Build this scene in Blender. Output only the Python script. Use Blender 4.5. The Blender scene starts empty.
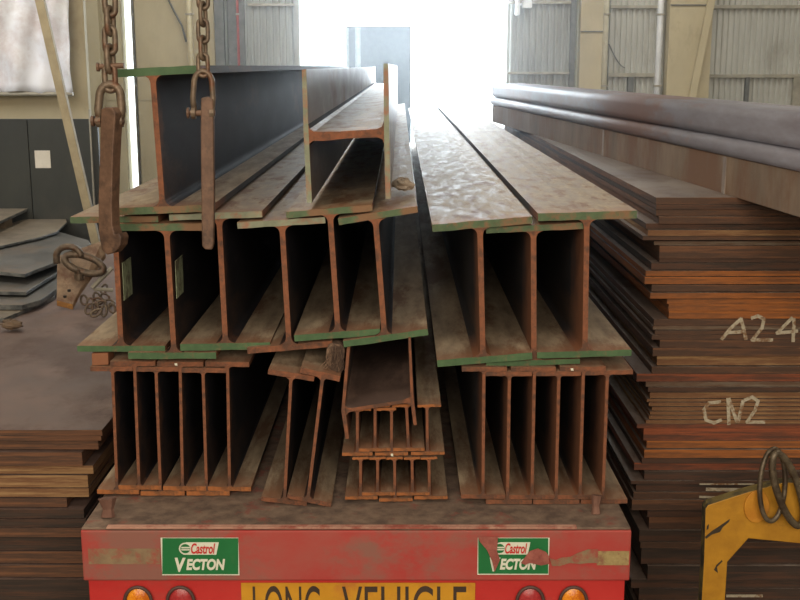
import bpy, math, random
from mathutils import Vector
random.seed(7)
C = bpy.context.scene.collection
SC = bpy.context.scene

# ------------------------------------------------------------------ camera
F = 1130.0; CAMZ = 3.35
TH = math.atan(234.0 / F); ct, st = math.cos(TH), math.sin(TH)
cam = bpy.data.objects.new('camera', bpy.data.cameras.new('camera'))
C.objects.link(cam); cam.location = (0, 0, CAMZ)
cam.rotation_euler = (math.pi / 2 - TH, 0, 0)
cam.data.sensor_width = 36; cam.data.lens = F / 800 * 36
cam.data.clip_end = 300; cam.data.clip_start = 0.05
SC.camera = cam
# ------------------------------------------------------------------ world, light, exposure
w = bpy.data.worlds.new('sky'); SC.world = w; w.use_nodes = True
bg = w.node_tree.nodes['Background']
bg.inputs[0].default_value = (0.80, 0.92, 1.0, 1); bg.inputs[1].default_value = 5.0
SC.view_settings.view_transform = 'Standard'; SC.view_settings.look = 'None'
SC.view_settings.gamma = 1; SC.view_settings.use_curve_mapping = False
SC.view_settings.exposure = 0.0

def area(name, loc, rot, sx, sy, power, col):
    l = bpy.data.lights.new(name, 'AREA'); l.shape = 'RECTANGLE'; l.size = sx; l.size_y = sy
    l.energy = power; l.color = col
    o = bpy.data.objects.new(name, l); C.objects.link(o); o.location = loc; o.rotation_euler = rot
    return o
# added fill lamps behind the camera and under the closed roof
area('front_fill', (-0.5, -3.0, 4.9), (math.radians(78), 0, 0), 9, 3, 760, (1.0, 0.86, 0.70))
area('roof_fill', (-1.2, 2.0, 7.7), (math.radians(8), 0, 0), 6, 1.6, 115, (1.0, 0.88, 0.74))
area('roof_fill', (-3.5, 9, 7.7), (0, 0, 0), 1.2, 8, 190, (1.0, 0.89, 0.72))
area('roof_fill', (5.2, 9, 7.7), (0, 0, 0), 1.2, 8, 210, (1.0, 0.89, 0.72))
area('roof_fill', (0, 16.5, 7.7), (math.radians(22), 0, 0), 14, 1.2, 300, (1.0, 0.95, 0.86))
area('side_fill', (-7.2, 9.2, 5.2), (math.radians(78), 0, math.radians(-36)), 2, 2, 130, (0.92, 0.96, 1.0))  # added to brighten the hanging sheet; the wall has no window
area('door_daylight', (0.1, 20.6, 3.2), (math.radians(-84), 0, 0), 3.6, 5.4, 900, (0.84, 0.93, 1.0))

# ------------------------------------------------------------------ helpers
def ray(u, v):
    return (u - 400.0, F * ct + (300 - v) * st, -F * st + (300 - v) * ct)
def W(u, v, Y):                      # the world point seen at u, v at distance Y
    d = ray(u, v); t = Y / d[1]
    return (t * d[0], Y, CAMZ + t * d[2])
def XZ(u, v, Y):
    p = W(u, v, Y); return (p[0], p[2])
def WZ(u, v, z):                     # the world point seen at u, v at height z
    d = ray(u, v); t = (z - CAMZ) / d[2]
    return (t * d[0], t * d[1], z)
def lin(c):
    return tuple(((x / 255) / 12.92 if x / 255 <= 0.04045 else ((x / 255 + 0.055) / 1.055) ** 2.4) for x in c) + (1,)

MATS = {}
def mat(name, c1, c2, c3=None, scale=(6, 6, 6), rough=0.7, metal=0.0, bump=0.3, amt3=0.5, spec=0.5, d=0.02, rlo=None):
    if name in MATS: return MATS[name]
    m = bpy.data.materials.new(name); m.use_nodes = True
    nt = m.node_tree; N = nt.nodes; L = nt.links
    b = N['Principled BSDF']
    b.inputs['Roughness'].default_value = rough; b.inputs['Metallic'].default_value = metal
    b.inputs['Specular IOR Level'].default_value = spec
    tc = N.new('ShaderNodeTexCoord'); mp = N.new('ShaderNodeMapping'); mp.inputs['Scale'].default_value = scale
    L.new(tc.outputs['Object'], mp.inputs['Vector'])
    n1 = N.new('ShaderNodeTexNoise'); n1.inputs['Scale'].default_value = 1; n1.inputs['Detail'].default_value = 8
    n1.inputs['Roughness'].default_value = 0.65
    L.new(mp.outputs[0], n1.inputs['Vector'])
    r = N.new('ShaderNodeValToRGB'); r.color_ramp.elements[0].position = 0.36; r.color_ramp.elements[1].position = 0.64
    r.color_ramp.elements[0].color = lin(c1); r.color_ramp.elements[1].color = lin(c2)
    L.new(n1.outputs['Fac'], r.inputs[0]); out = r.outputs[0]
    if c3 is not None:
        n2 = N.new('ShaderNodeTexNoise'); n2.inputs['Scale'].default_value = 0.45; n2.inputs['Detail'].default_value = 10
        n2.inputs['Roughness'].default_value = 0.7
        ad = N.new('ShaderNodeVectorMath'); ad.operation = 'ADD'; ad.inputs[1].default_value = (31, 17, 5)
        L.new(mp.outputs[0], ad.inputs[0]); L.new(ad.outputs[0], n2.inputs['Vector'])
        r2 = N.new('ShaderNodeValToRGB')
        r2.color_ramp.elements[0].position = 0.62 - 0.3 * amt3; r2.color_ramp.elements[1].position = 0.72 - 0.3 * amt3
        L.new(n2.outputs['Fac'], r2.inputs[0])
        mx = N.new('ShaderNodeMix'); mx.data_type = 'RGBA'
        L.new(r2.outputs[0], mx.inputs[0]); L.new(out, mx.inputs[6]); mx.inputs[7].default_value = lin(c3); out = mx.outputs[2]
    L.new(out, b.inputs['Base Color'])
    if rlo is not None:
        mr = N.new('ShaderNodeMapRange'); mr.inputs[1].default_value = .35; mr.inputs[2].default_value = .65
        mr.inputs[3].default_value = rlo; mr.inputs[4].default_value = rough
        L.new(n1.outputs['Fac'], mr.inputs[0]); L.new(mr.outputs[0], b.inputs['Roughness'])
    if bump:
        bp = N.new('ShaderNodeBump'); bp.inputs['Strength'].default_value = bump; bp.inputs['Distance'].default_value = d
        L.new(n1.outputs['Fac'], bp.inputs['Height']); L.new(bp.outputs[0], b.inputs['Normal'])
    MATS[name] = m; return m

def worn(m, rust, y0=.015, y1=.16, amt=.85):
    """fresh rust creeping in from the cut end of a bar, on rusty webs also painted light (object y = 0)"""
    nt = m.node_tree; N = nt.nodes; L = nt.links; b = N['Principled BSDF']
    src = b.inputs['Base Color'].links[0].from_socket
    tc = [n for n in N if n.bl_idname == 'ShaderNodeTexCoord'][0]
    sp = N.new('ShaderNodeSeparateXYZ'); L.new(tc.outputs['Object'], sp.inputs[0])
    nz = N.new('ShaderNodeTexNoise'); nz.inputs['Scale'].default_value = 9; nz.inputs['Detail'].default_value = 6; L.new(tc.outputs['Object'], nz.inputs['Vector'])
    ad = N.new('ShaderNodeMath'); ad.operation = 'MULTIPLY_ADD'; ad.inputs[1].default_value = -.35; L.new(nz.outputs['Fac'], ad.inputs[0])
    a2 = N.new('ShaderNodeMath'); a2.operation = 'ADD'; a2.inputs[1].default_value = .175; L.new(sp.outputs['Y'], a2.inputs[0]); L.new(a2.outputs[0], ad.inputs[2])
    mr = N.new('ShaderNodeMapRange'); mr.inputs[1].default_value = y0; mr.inputs[2].default_value = y1; mr.inputs[3].default_value = amt; mr.inputs[4].default_value = 0
    L.new(ad.outputs[0], mr.inputs[0])
    mx = N.new('ShaderNodeMix'); mx.data_type = 'RGBA'; L.new(mr.outputs[0], mx.inputs[0]); L.new(src, mx.inputs[6]); mx.inputs[7].default_value = lin(rust)
    L.new(mx.outputs[2], b.inputs['Base Color']); return m

def root(name, label, cat, loc=(0, 0, 0), group=None):
    o = bpy.data.objects.new(name, None); C.objects.link(o); o.location = loc; o.empty_display_size = .1
    o['label'] = label; o['category'] = cat
    if group: o['group'] = group
    return o
def tag(o, label, cat, group=None):
    o['label'] = label; o['category'] = cat
    if group: o['group'] = group
    return o

class MB:
    def __init__(s): s.V = []; s.F = []; s.I = []
    def add(s, V, Fc, I):
        n = len(s.V); s.V += [tuple(v) for v in V]; s.F += [tuple(n + i for i in f) for f in Fc]
        s.I += (I if isinstance(I, list) else [I] * len(Fc))
    def box(s, x0, x1, y0, y1, z0, z1, i=0):
        s.add([(x, y, z) for z in (z0, z1) for y in (y0, y1) for x in (x0, x1)],
              [(0, 2, 3, 1), (4, 5, 7, 6), (0, 1, 5, 4), (2, 6, 7, 3), (0, 4, 6, 2), (1, 3, 7, 5)], i)
    def prism_y(s, P, y0, y1, side=0, cap=0, top=None):      # P: (x,z) outline
        a = sum(P[i][0] * P[(i + 1) % len(P)][1] - P[(i + 1) % len(P)][0] * P[i][1] for i in range(len(P)))
        if a < 0: P = P[::-1]
        n = len(P); V = [(x, y0, z) for x, z in P] + [(x, y1, z) for x, z in P]
        Fc = [tuple(range(n)), tuple(range(2 * n - 1, n - 1, -1))]; I = [cap, cap]
        for i in range(n):
            j = (i + 1) % n; Fc.append((i, i + n, j + n, j))
            up = (P[j][0] - P[i][0]) < -abs(P[j][1] - P[i][1]) * 1.2
            I.append(top if (up and top is not None) else side)
        s.add(V, Fc, I)
    def prism_z(s, P, z0, z1, side=0, top=0):                # P: (x,y) outline
        a = sum(P[i][0] * P[(i + 1) % len(P)][1] - P[(i + 1) % len(P)][0] * P[i][1] for i in range(len(P)))
        if a < 0: P = P[::-1]
        n = len(P); V = [(x, y, z0) for x, y in P] + [(x, y, z1) for x, y in P]
        Fc = [tuple(range(n - 1, -1, -1)), tuple(range(n, 2 * n))]; I = [side, top]
        for i in range(n):
            j = (i + 1) % n; Fc.append((i, j, j + n, i + n)); I.append(side)
        s.add(V, Fc, I)
    def tube(s, pts, r, closed=False, n=10, i=0):
        pts = [Vector(p) for p in pts]; m = len(pts); rings = []
        up = None
        for k in range(m):
            if closed: t = pts[(k + 1) % m] - pts[k - 1]
            else: t = pts[min(k + 1, m - 1)] - pts[max(k - 1, 0)]
            t.normalize()
            if up is None:
                up = Vector((0, 0, 1)) if abs(t.z) < .9 else Vector((1, 0, 0))
            a = t.cross(up); 
            if a.length < 1e-4: a = t.cross(Vector((0, 1, 0)))
            a.normalize(); b = a.cross(t).normalized(); up = b
            rr = r[k] if isinstance(r, (list, tuple)) else r
            rings.append([pts[k] + a * rr * math.cos(2 * math.pi * q / n) + b * rr * math.sin(2 * math.pi * q / n) for q in range(n)])
        V = [v for g in rings for v in g]; Fc = []
        for k in range(m if closed else m - 1):
            k2 = (k + 1) % m
            for q in range(n):
                q2 = (q + 1) % n; Fc.append((k * n + q, k2 * n + q, k2 * n + q2, k * n + q2))
        if not closed: Fc += [tuple(range(n)), tuple(range(m * n - 1, (m - 1) * n - 1, -1))]
        s.add(V, Fc, i)
    def build(s, name, mats, parent=None, bevel=0, smooth=False, loc=None):
        o0 = Vector(parent.matrix_basis.translation) if parent is not None else Vector((0, 0, 0))
        p = parent
        while p is not None and p.parent is not None:
            p = p.parent; o0 += Vector(p.matrix_basis.translation)
        if loc is not None and parent is None: o0 = Vector(loc)
        me = bpy.data.meshes.new(name); me.from_pydata([tuple(Vector(v) - o0) for v in s.V], [], s.F)
        for m in (mats if isinstance(mats, (list, tuple)) else [mats]): me.materials.append(m)
        for k, p_ in enumerate(me.polygons): p_.material_index = s.I[k]; p_.use_smooth = smooth
        me.update()
        o = bpy.data.objects.new(name, me); C.objects.link(o)
        if parent is not None: o.parent = parent
        elif loc is not None: o.location = loc
        if bevel:
            md = o.modifiers.new('bevel', 'BEVEL'); md.width = bevel; md.segments = 2; md.limit_method = 'ANGLE'
        return o
def structure(o): o['kind'] = 'structure'; return o

# ------------------------------------------------------------------ added haze standing in for lens glare at the doorway
def haze(dens, g, y0, y1):
    b = MB(); b.box(-8.98, 8.98, y0, y1, .002, 7.99)
    m = bpy.data.materials.new('glare_haze'); m.use_nodes = True; nt = m.node_tree; nt.nodes.clear()
    o = nt.nodes.new('ShaderNodeOutputMaterial'); v = nt.nodes.new('ShaderNodeVolumeScatter')
    v.inputs['Color'].default_value = (.9, .95, 1, 1); v.inputs['Density'].default_value = dens; v.inputs['Anisotropy'].default_value = g
    nt.links.new(v.outputs[0], o.inputs['Volume']); ob = b.build('glare_haze', m); ob['kind'] = 'stuff'
    tag(ob, 'added haze standing in for lens glare around the bright doorway', 'haze')
haze(.0055, .86, 5.6, 20.25)
# ------------------------------------------------------------------ materials
DUST = worn(mat('dusty_rust', (120, 104, 86), (170, 152, 126), (116, 88, 66), scale=(9, 2.2, 9), rough=.85, bump=.25, amt3=.4), (132, 88, 60), amt=.6)
FTOP = worn(mat('weathered_flange_top', (124, 106, 84), (168, 150, 124), (120, 88, 62), scale=(22, 7, 22), rough=.75, bump=.3, amt3=.4, rlo=.5, d=.008), (150, 100, 66), amt=.6)
SCALE = worn(mat('dark_mill_scale', (26, 26, 32), (42, 40, 44), (56, 44, 40), scale=(5, 1.6, 5), rough=.85, bump=.12, amt3=.25, rlo=.7, spec=.2), (96, 64, 46), y1=.1, amt=.6)
WEBR_LIT = worn(mat('rusty_lit_web', (36, 37, 42), (56, 50, 48), (78, 58, 46), scale=(5, 1.4, 5), rough=.75, bump=.15, amt3=.3), (132, 84, 54), y1=.42, amt=.92)  # end rust lengthened and brightened to paint light reaching into the cavities
TRAYF = worn(mat('glare_flange_face', (96, 94, 96), (124, 122, 124), (104, 88, 78), scale=(5, 1.6, 5), rough=.5, bump=.12, amt3=.35, rlo=.3), (120, 90, 70), y1=.1, amt=.5)  # pale grey paints the doorway glare onto these faces; end rust is real
END = mat('rusty_cut_end', (100, 64, 44), (134, 82, 54), (84, 58, 44), scale=(26, 26, 26), rough=.85, bump=.4, amt3=.4, d=.006)
ENDO = mat('orange_cut_end', (134, 82, 44), (164, 100, 52), (104, 68, 42), scale=(22, 22, 22), rough=.85, bump=.4, amt3=.35, d=.006)
GREEN = mat('green_painted_end', (62, 82, 54), (80, 98, 66), (116, 86, 58), scale=(18, 18, 18), rough=.7, bump=.4, amt3=.45, d=.006)
GREENP = mat('full_green_painted_end', (54, 82, 50), (70, 98, 62), (110, 90, 60), scale=(12, 12, 12), rough=.7, bump=.35, amt3=.15, d=.006)
PALE = mat('pale_green_end', (112, 118, 98), (134, 138, 116), (142, 104, 82), scale=(14, 14, 14), rough=.8, bump=.3, amt3=.4, d=.006)
BLUE = mat('blue_mill_scale', (96, 92, 100), (122, 124, 134), (112, 92, 90), scale=(4, 1.0, 4), rough=.62, bump=.1, amt3=.5, rlo=.5)
BROWNW = mat('brown_streaked_steel', (108, 92, 78), (138, 120, 102), (114, 84, 62), scale=(3, 2.5, 1), rough=.8, bump=.15, amt3=.5)
PTOP = mat('plate_top', (120, 108, 100), (156, 144, 134), (108, 90, 80), scale=(2.2, 1.6, 2), rough=.7, bump=.12, amt3=.4, rlo=.4)
LTOP = mat('left_plate_top', (92, 76, 70), (122, 102, 94), (84, 64, 56), scale=(2, 1.4, 2), rough=.75, bump=.12, amt3=.4, rlo=.5)
PE = {
 'b': mat('edge_brown', (92, 62, 44), (118, 80, 54), (74, 54, 42), scale=(3, 3, 60), rough=.85, bump=.35, amt3=.45, d=.005),
 'o': mat('edge_orange', (140, 82, 38), (170, 102, 46), (112, 70, 40), scale=(3, 3, 60), rough=.85, bump=.35, amt3=.35, d=.005),
 'd': mat('edge_dark', (46, 38, 33), (66, 52, 43), (80, 54, 40), scale=(3, 3, 60), rough=.85, bump=.35, amt3=.35, d=.005),
 't': mat('edge_tan', (132, 100, 66), (160, 128, 88), (110, 76, 50), scale=(3, 3, 60), rough=.85, bump=.35, amt3=.45, d=.005),
 'g': mat('edge_grey', (98, 88, 76), (124, 112, 96), (90, 68, 52), scale=(3, 3, 60), rough=.85, bump=.35, amt3=.4, d=.005),
 'r': mat('edge_red_brown', (120, 62, 38), (148, 80, 48), (86, 54, 40), scale=(3, 3, 60), rough=.85, bump=.35, amt3=.4, d=.005),
}
BEIGE = mat('beige_paint', (172, 160, 130), (190, 178, 146), (152, 138, 110), scale=(1.2, 1.2, .6), rough=.8, bump=.04, amt3=.25)
GREYC = mat('grey_cladding', (150, 152, 148), (172, 174, 168), (140, 138, 130), scale=(1, 1, .5), rough=.6, bump=.03, amt3=.25)
PALEC = mat('pale_cladding', (174, 174, 166), (196, 196, 188), (152, 148, 136), scale=(1, 1, .5), rough=.65, bump=.03, amt3=.3)
GIRT = mat('galvanised_girt', (140, 136, 122), (170, 164, 148), rough=.6, bump=.05)
WHITE = mat('white_pipe', (212, 216, 220), (232, 234, 236), rough=.4, bump=.02)
DGREY = mat('dark_grey_post', (92, 94, 92), (116, 116, 112), rough=.7, bump=.05)
PART = mat('charcoal_panel', (40, 42, 38), (52, 54, 48), (62, 60, 52), scale=(2, 2, 1), rough=.55, bump=.03, amt3=.2)
FLOOR = mat('concrete_floor', (92, 84, 76), (120, 110, 100), (70, 60, 54), scale=(1.2, 1.2, 1.2), rough=.85, bump=.1)
RED = mat('truck_red', (164, 54, 48), (156, 78, 68), (134, 88, 76), scale=(3, 3, 4), rough=.7, bump=.06, amt3=.55)
REDL = mat('truck_red_clean', (184, 40, 38), (190, 52, 46), (166, 64, 56), scale=(3, 3, 4), rough=.5, bump=.04, amt3=.3)
DECKM = mat('dusty_deck', (88, 72, 62), (126, 106, 90), (130, 72, 60), scale=(12, 12, 12), rough=.95, bump=.5, amt3=.2)
HOOKM = mat('brown_forged_steel', (84, 62, 48), (110, 84, 66), (70, 52, 42), scale=(20, 20, 20), rough=.6, bump=.3, amt3=.3, d=.004, metal=.2)
CHAINM = mat('dull_chain_steel', (84, 72, 60), (118, 102, 84), (98, 64, 44), scale=(30, 30, 30), rough=.5, bump=.3, amt3=.3, d=.003, metal=.4)
YEL = mat('chipped_yellow_paint', (160, 112, 20), (180, 130, 28), (120, 84, 26), scale=(9, 9, 9), rough=.6, bump=.15, amt3=.02)
YTOP = mat('grimy_yellow_edge', (92, 80, 44), (122, 106, 58), (60, 54, 40), scale=(14, 14, 14), rough=.8, bump=.2)
DPL = mat('dark_offcut_plate', (78, 78, 76), (104, 102, 98), (108, 94, 80), scale=(2, 2, 2), rough=.55, bump=.08, amt3=.35, rlo=.35)
DPB = mat('brown_offcut_plate', (108, 98, 86), (132, 122, 106), (92, 82, 70), scale=(2.5, 2.5, 2), rough=.6, bump=.08, amt3=.4)

# ------------------------------------------------------------------ the shed
YB = 20.0
b = MB(); b.box(-9, 9, -6, YB + .3, -.2, 0); structure(b.build('floor', FLOOR))
b = MB(); b.box(-60, 60, YB + .3, 90, -.25, -.02)
structure(b.build('yard_ground', mat('pale_yard_ground', (196, 196, 190), (214, 214, 208), rough=.9)))
b = MB(); b.box(-9, 9, -6, YB + .3, 8, 8.15); structure(b.build('ceiling', GREYC))
b = MB(); b.box(-9.2, 9.2, -6.2, -6, 0, 8); structure(b.build('wall_front_light_block', BEIGE))  # unseen front wall, added to shut sky light out of the shed
b = MB(); b.box(-9.2, -9, -6, YB + .3, 0, 8); structure(b.build('wall_left', BEIGE))
b = MB(); b.box(9, 9.2, -6, YB + .3, 0, 8); structure(b.build('wall_right', PALEC))

def xw(u, Y=YB): return W(u, 50, Y)[0]
def zw(v, Y=YB): return W(400, v, Y)[2]
DL, DR = xw(300), xw(506)
def cladding(name, x0, x1, z0, z1, y, m, pitch=.1, dep=.045):
    b = MB(); n = int((x1 - x0) / pitch); p = (x1 - x0) / n; P = []
    for i in range(n):
        X = x0 + i * p; P += [(X, y), (X + p * .4, y), (X + p * .55, y - dep), (X + p * .85, y - dep)]
    P.append((x1, y)); P += [(x1, y + .06), (x0, y + .06)]
    b.prism_z(P[::-1], z0, z1); return structure(b.build(name, m))
# solid concrete panel wall on the far left with recessed joints
b = MB()
xs = [-9, xw(-60), xw(82), xw(136), xw(216)]
SLOT = (xw(123.2), xw(132.6))
xs = [-9, xw(-60), xw(82), SLOT[0]], [SLOT[1], xw(136), xw(216)]
for a, c in [q for X in xs for q in zip(X[:-1], X[1:])]:
    for z0, z1 in ((0, zw(101)), (zw(100.5), 8)):
        b.box(a + .012, c - .012, YB - .06, YB + .25, z0, z1)
b.box(-9, SLOT[0], YB, YB + .25, 0, 8, 0); b.box(SLOT[1], xw(216), YB, YB + .25, 0, 8, 0)
structure(b.build('wall_back_left', BEIGE))
cladding('wall_back_door_side', xw(216), DL, 0, 8, YB, GREYC, pitch=.11)
b = MB(); b.box(DL, DR, YB, YB + .25, 5.9, 8); structure(b.build('wall_back_top', GREYC))
cladding('wall_back_right', xw(572), 9, 0, 8, YB, PALEC, pitch=.097)
# sliding door leaf beside the opening
g = cladding('door_1', DR, xw(575), 0, 5.9, YB - .12, GREYC, pitch=.1)
def sbox(name, x0, x1, y0, y1, z0, z1, m): b = MB(); b.box(x0, x1, y0, y1, z0, z1); return structure(b.build(name, m, bevel=.004))
for k, (u0, u1, dy, m) in enumerate([(81.5, 84, .5, DGREY), (84, 104, .25, BEIGE), (217, 226, .15, DGREY), (230, 246, .12, DGREY), (296, 300.5, .1, GREYC),
        (568, 573, .2, DGREY), (577, 599, .3, BEIGE), (664, 706, .3, BEIGE), (628, 634, .08, DGREY), (746, 750, .08, DGREY), (794, 803, .08, GIRT)]):
    top = 8 if k < 8 else zw(77)
    sbox('trim_%d' % (k + 1), xw(u0), xw(u1), YB - dy - .02, YB - .005 if k > 5 else YB - .13 if k == 5 else YB + .01, 0, top, m)
k = 12
for u0, u1, v, hgt in [(507, 568, 3, 3), (507, 568, 73, 2.5), (608, 655, 7, 3), (608, 655, 75, 4), (706, 860, 7, 3.5), (706, 860, 76, 3.5), (250, 296, 5, 2.5)]:
    y1 = YB - .15 if u0 == 507 else YB - .03
    sbox('trim_%d' % k, xw(u0), xw(u1), y1 - .07, y1, zw(v + hgt / 2), zw(v - hgt / 2), GIRT); k += 1
for u0, u1, v in [(577, 599, 32), (664, 700, 6)]:
    sbox('trim_%d' % k, xw(u0), xw(u1), YB - .345, YB - .325, zw(v + .6), zw(v - .6), DGREY); k += 1
# diagonal braces
def brace(name, p0, p1, wd, m, Y, label):
    a, c = XZ(*p0, Y), XZ(*p1, Y); b = MB()
    dx = wd / 2
    b.prism_y([(a[0] - dx, a[1]), (a[0] + dx, a[1]), (c[0] + dx, c[1]), (c[0] - dx, c[1])], Y, Y + .06)
    o = structure(b.build(name, m, bevel=.004)); return o
# slopes out to its foot on the floor and its head at the roof
def ext(p0, p1, Y, z):
    a, c = XZ(*p0, Y), XZ(*p1, Y); t = (z - a[1]) / (c[1] - a[1]); return (a[0] + t * (c[0] - a[0]), z)
def brace2(name, p0, p1, wd, m, Y):
    a, c = ext(p0, p1, Y, 8.0), ext(p0, p1, Y, 0.0); dx = wd / 2; b = MB()
    b.prism_y([(a[0] - dx, a[1]), (a[0] + dx, a[1]), (c[0] + dx, c[1]), (c[0] - dx, c[1])], Y, Y + .07)
    return structure(b.build(name, m, bevel=.004))
brace2('trim_%d' % k, (712, 0), (692, 100), .12, BEIGE, YB - .42); k += 1
brace2('trim_%d' % k, (39, 0), (95, 243), .085, mat('tan_brace', (150, 136, 106), (172, 158, 126), rough=.7), 11.2); k += 1
# downpipes
def pipe(u, v0, v1, r, Y, m, name, label):
    x = W(u, 50, Y)[0]; z1 = W(400, v0, Y)[2]; z0 = 0
    t = root(name, label, 'pipe', (x, Y, z0))
    b = MB(); b.tube([(x, Y, z0), (x, Y, z1)], r, n=14); b.build('pipe_run', m, t, smooth=True)
    for zz in (3.0, 4.2, 6.0):
        b = MB(); b.box(x - r * 1.3, x + r * 1.3, Y - r * 1.15, Y + r * .6, zz, zz + .03); b.build('bracket', GIRT, t)
    return t
pipe(134.2, -250, 0, .014, YB - .1, DGREY, 'conduit', 'thin dark conduit beside the bright daylight slot in the beige wall')
pipe(659, -250, 0, .055, YB - .1, WHITE, 'downpipe', 'thin white downpipe just left of the broad beige column')
pipe(604, -250, 0, .065, YB - .12, mat('cream_pipe', (196, 190, 166), (212, 206, 182), rough=.6), 'downpipe', 'cream pipe standing right of the narrow beige column')
pipe(238.5, -250, 0, .022, YB - .17, mat('red_hose', (150, 66, 60), (168, 82, 74), rough=.6), 'service_pipe', 'thin red pipe running up the wall left of the doorway')
pipe(190.5, -250, 0, .05, YB - .14, mat('ochre_pipe', (196, 184, 148), (210, 200, 168), rough=.6), 'downpipe', 'pale cream pipe on the beige wall just left of the second hanging chain')
# lamp box on the door leaf
t = root('wall_lamp', 'small white lamp housing high on the grey door leaf', 'lamp', (xw(525), YB - .3, zw(5)))
b = MB(); b.box(xw(519.5), xw(529), YB - .32, YB - .19, zw(9), zw(1)); b.build('housing', WHITE, t, bevel=.02)
b = MB(); b.box(xw(513), xw(517), YB - .4, YB - .17, zw(16), zw(-14)); b.build('bracket', WHITE, t, bevel=.02)
b = MB(); b.box(xw(516.5), xw(520), YB - .27, YB - .2, zw(6), zw(4)); b.build('arm', WHITE, t)
# loose cable on the pale cladding
b = MB(); pts = []
for q in range(13):
    a = q / 12; pts.append((xw(608 + 17 * a), YB - .06, zw(44 + 24 * math.sin(a * 1.45))))
b.tube(pts, .011, n=6); tag(b.build('cable', DGREY, loc=pts[0]), 'dark cable drooping across the pale ribbed wall between two pipes', 'cable')
b = MB(); b.tube([(xw(168), YB - .1, zw(-8)), (xw(177), YB - .1, zw(12)), (xw(184), YB - .1, zw(26)), (xw(187.5), YB - .1, zw(42))], .018, n=6)
tag(b.build('cable', DGREY, loc=(xw(168), YB - .1, zw(-8))), 'dark cable hanging on the beige wall right of the bright daylight slot', 'cable')

# left: steel partition, sheet hung above it, notice
YP = 12.0
t = root('steel_partition', 'charcoal steel partition behind the dark offcut plates on the left', 'partition', (W(40, 120, YP)[0], YP, 0))
zt = W(0, 119, YP)[2]
for u0, u1 in ((-120, 26.5), (27.2, 97)):
    b = MB(); b.box(W(u0, 120, YP)[0], W(u1, 120, YP)[0], YP, YP + .06, 0, zt); b.build('panel', PART, t, bevel=.004)
b = MB(); b.box(W(89.5, 120, YP)[0], W(91, 120, YP)[0], YP - .03, YP - .001, 0, zt + .1); b.build('edge_strip', GIRT, t)
b = MB(); b.box(W(34.5, 150, YP)[0], W(50, 150, YP)[0], YP - .006, YP - .001, W(0, 168, YP)[2], W(0, 150.5, YP)[2])
tag(b.build('notice', [mat('notice_paper', (206, 200, 186), (218, 212, 198), rough=.8)], loc=W(42, 159, YP - .003)), 'small white paper notice stuck on the charcoal partition', 'sign')
YT = 13.0
x0, x1 = W(-90, 40, YT)[0], W(70, 40, YT)[0]; z0, z1 = W(0, 93, YT)[2], 5.4
b = MB(); n, mz = 60, 26; V = []; 
for j in range(mz + 1):
    for i in range(n + 1):
        a = i / n; c = j / mz; x = x0 + (x1 - x0) * a
        y = YT + .05 * math.sin(a * 16 + c * 6) * (1 - .6 * c) + .03 * math.sin(a * 37 - c * 9) + .02 * math.sin(c * 30 + a * 20)
        V.append((x, y, z0 + (z1 - z0) * c + .02 * math.sin(a * 12) * (1 - c)))
b.add(V, [(j * (n + 1) + i, j * (n + 1) + i + 1, (j + 1) * (n + 1) + i + 1, (j + 1) * (n + 1) + i) for j in range(mz) for i in range(n)], 0)
t = root('tarpaulin', 'creased pale sheet hanging over the charcoal partition at far left', 'tarpaulin', ((x0 + x1) / 2, YT, z0))
o = b.build('sheet', mat('pale_sheet', (226, 228, 236), (238, 240, 244), (190, 176, 174), scale=(.7, .7, .7), rough=.5, bump=.05, amt3=.25), t, smooth=True)
md = o.modifiers.new('solid', 'SOLIDIFY'); md.thickness = .006
b = MB(); b.tube([(x0, YT, z0 - .01), (x1, YT, z0 - .01)], .022, n=8); b.build('hem_bar', GIRT, t)
b = MB(); b.box(x0, x1, YT - .02, YT + .02, z1, z1 + .04); b.build('rail', GIRT, t)
b = MB(); b.box(W(-120, 40, 13.3)[0], W(85, 40, 13.3)[0], 13.3, 13.4, 0, 8); structure(b.build('wall_partition', BEIGE))

# outside: a parked box trailer seen through the doorway
YO = 34.0
xa, xb = W(346, 50, YO)[0], W(411, 50, YO)[0]; zt = W(0, 26, YO)[2]
t = root('box_trailer', 'grey box trailer parked outside the bright doorway', 'trailer', ((xa + xb) / 2, YO, -.02))
BT = mat('trailer_grey', (30, 34, 36), (44, 48, 50), rough=.6)
b = MB(); b.box(xa, xb, YO, YO + 8, 1.1, zt); b.build('box_body', BT, t, bevel=.03)
b = MB(); b.box(xa + .15, xb - .15, YO + .1, YO + 7.8, .8, 1.1); b.build('chassis', DGREY, t)
for yy in (YO + 1, YO + 2.2, YO + 6.5):
    for s in (0, 1):
        xx = xa + .16 if s == 0 else xb - .16
        b = MB(); b.tube([(xx - .13, yy, .46), (xx + .13, yy, .46)], .48, n=20); b.build('wheel', mat('tyre', (38, 38, 38), (50, 50, 50), rough=.9), t, smooth=False)
b = MB()
for uu in (347.5, 357, 359): b.tube([(W(uu, 50, YO)[0], YO - .05, .9), (W(uu, 50, YO)[0], YO - .05, zt - .05)], .05, n=8)
b.build('door_bar', DGREY, t)

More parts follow.
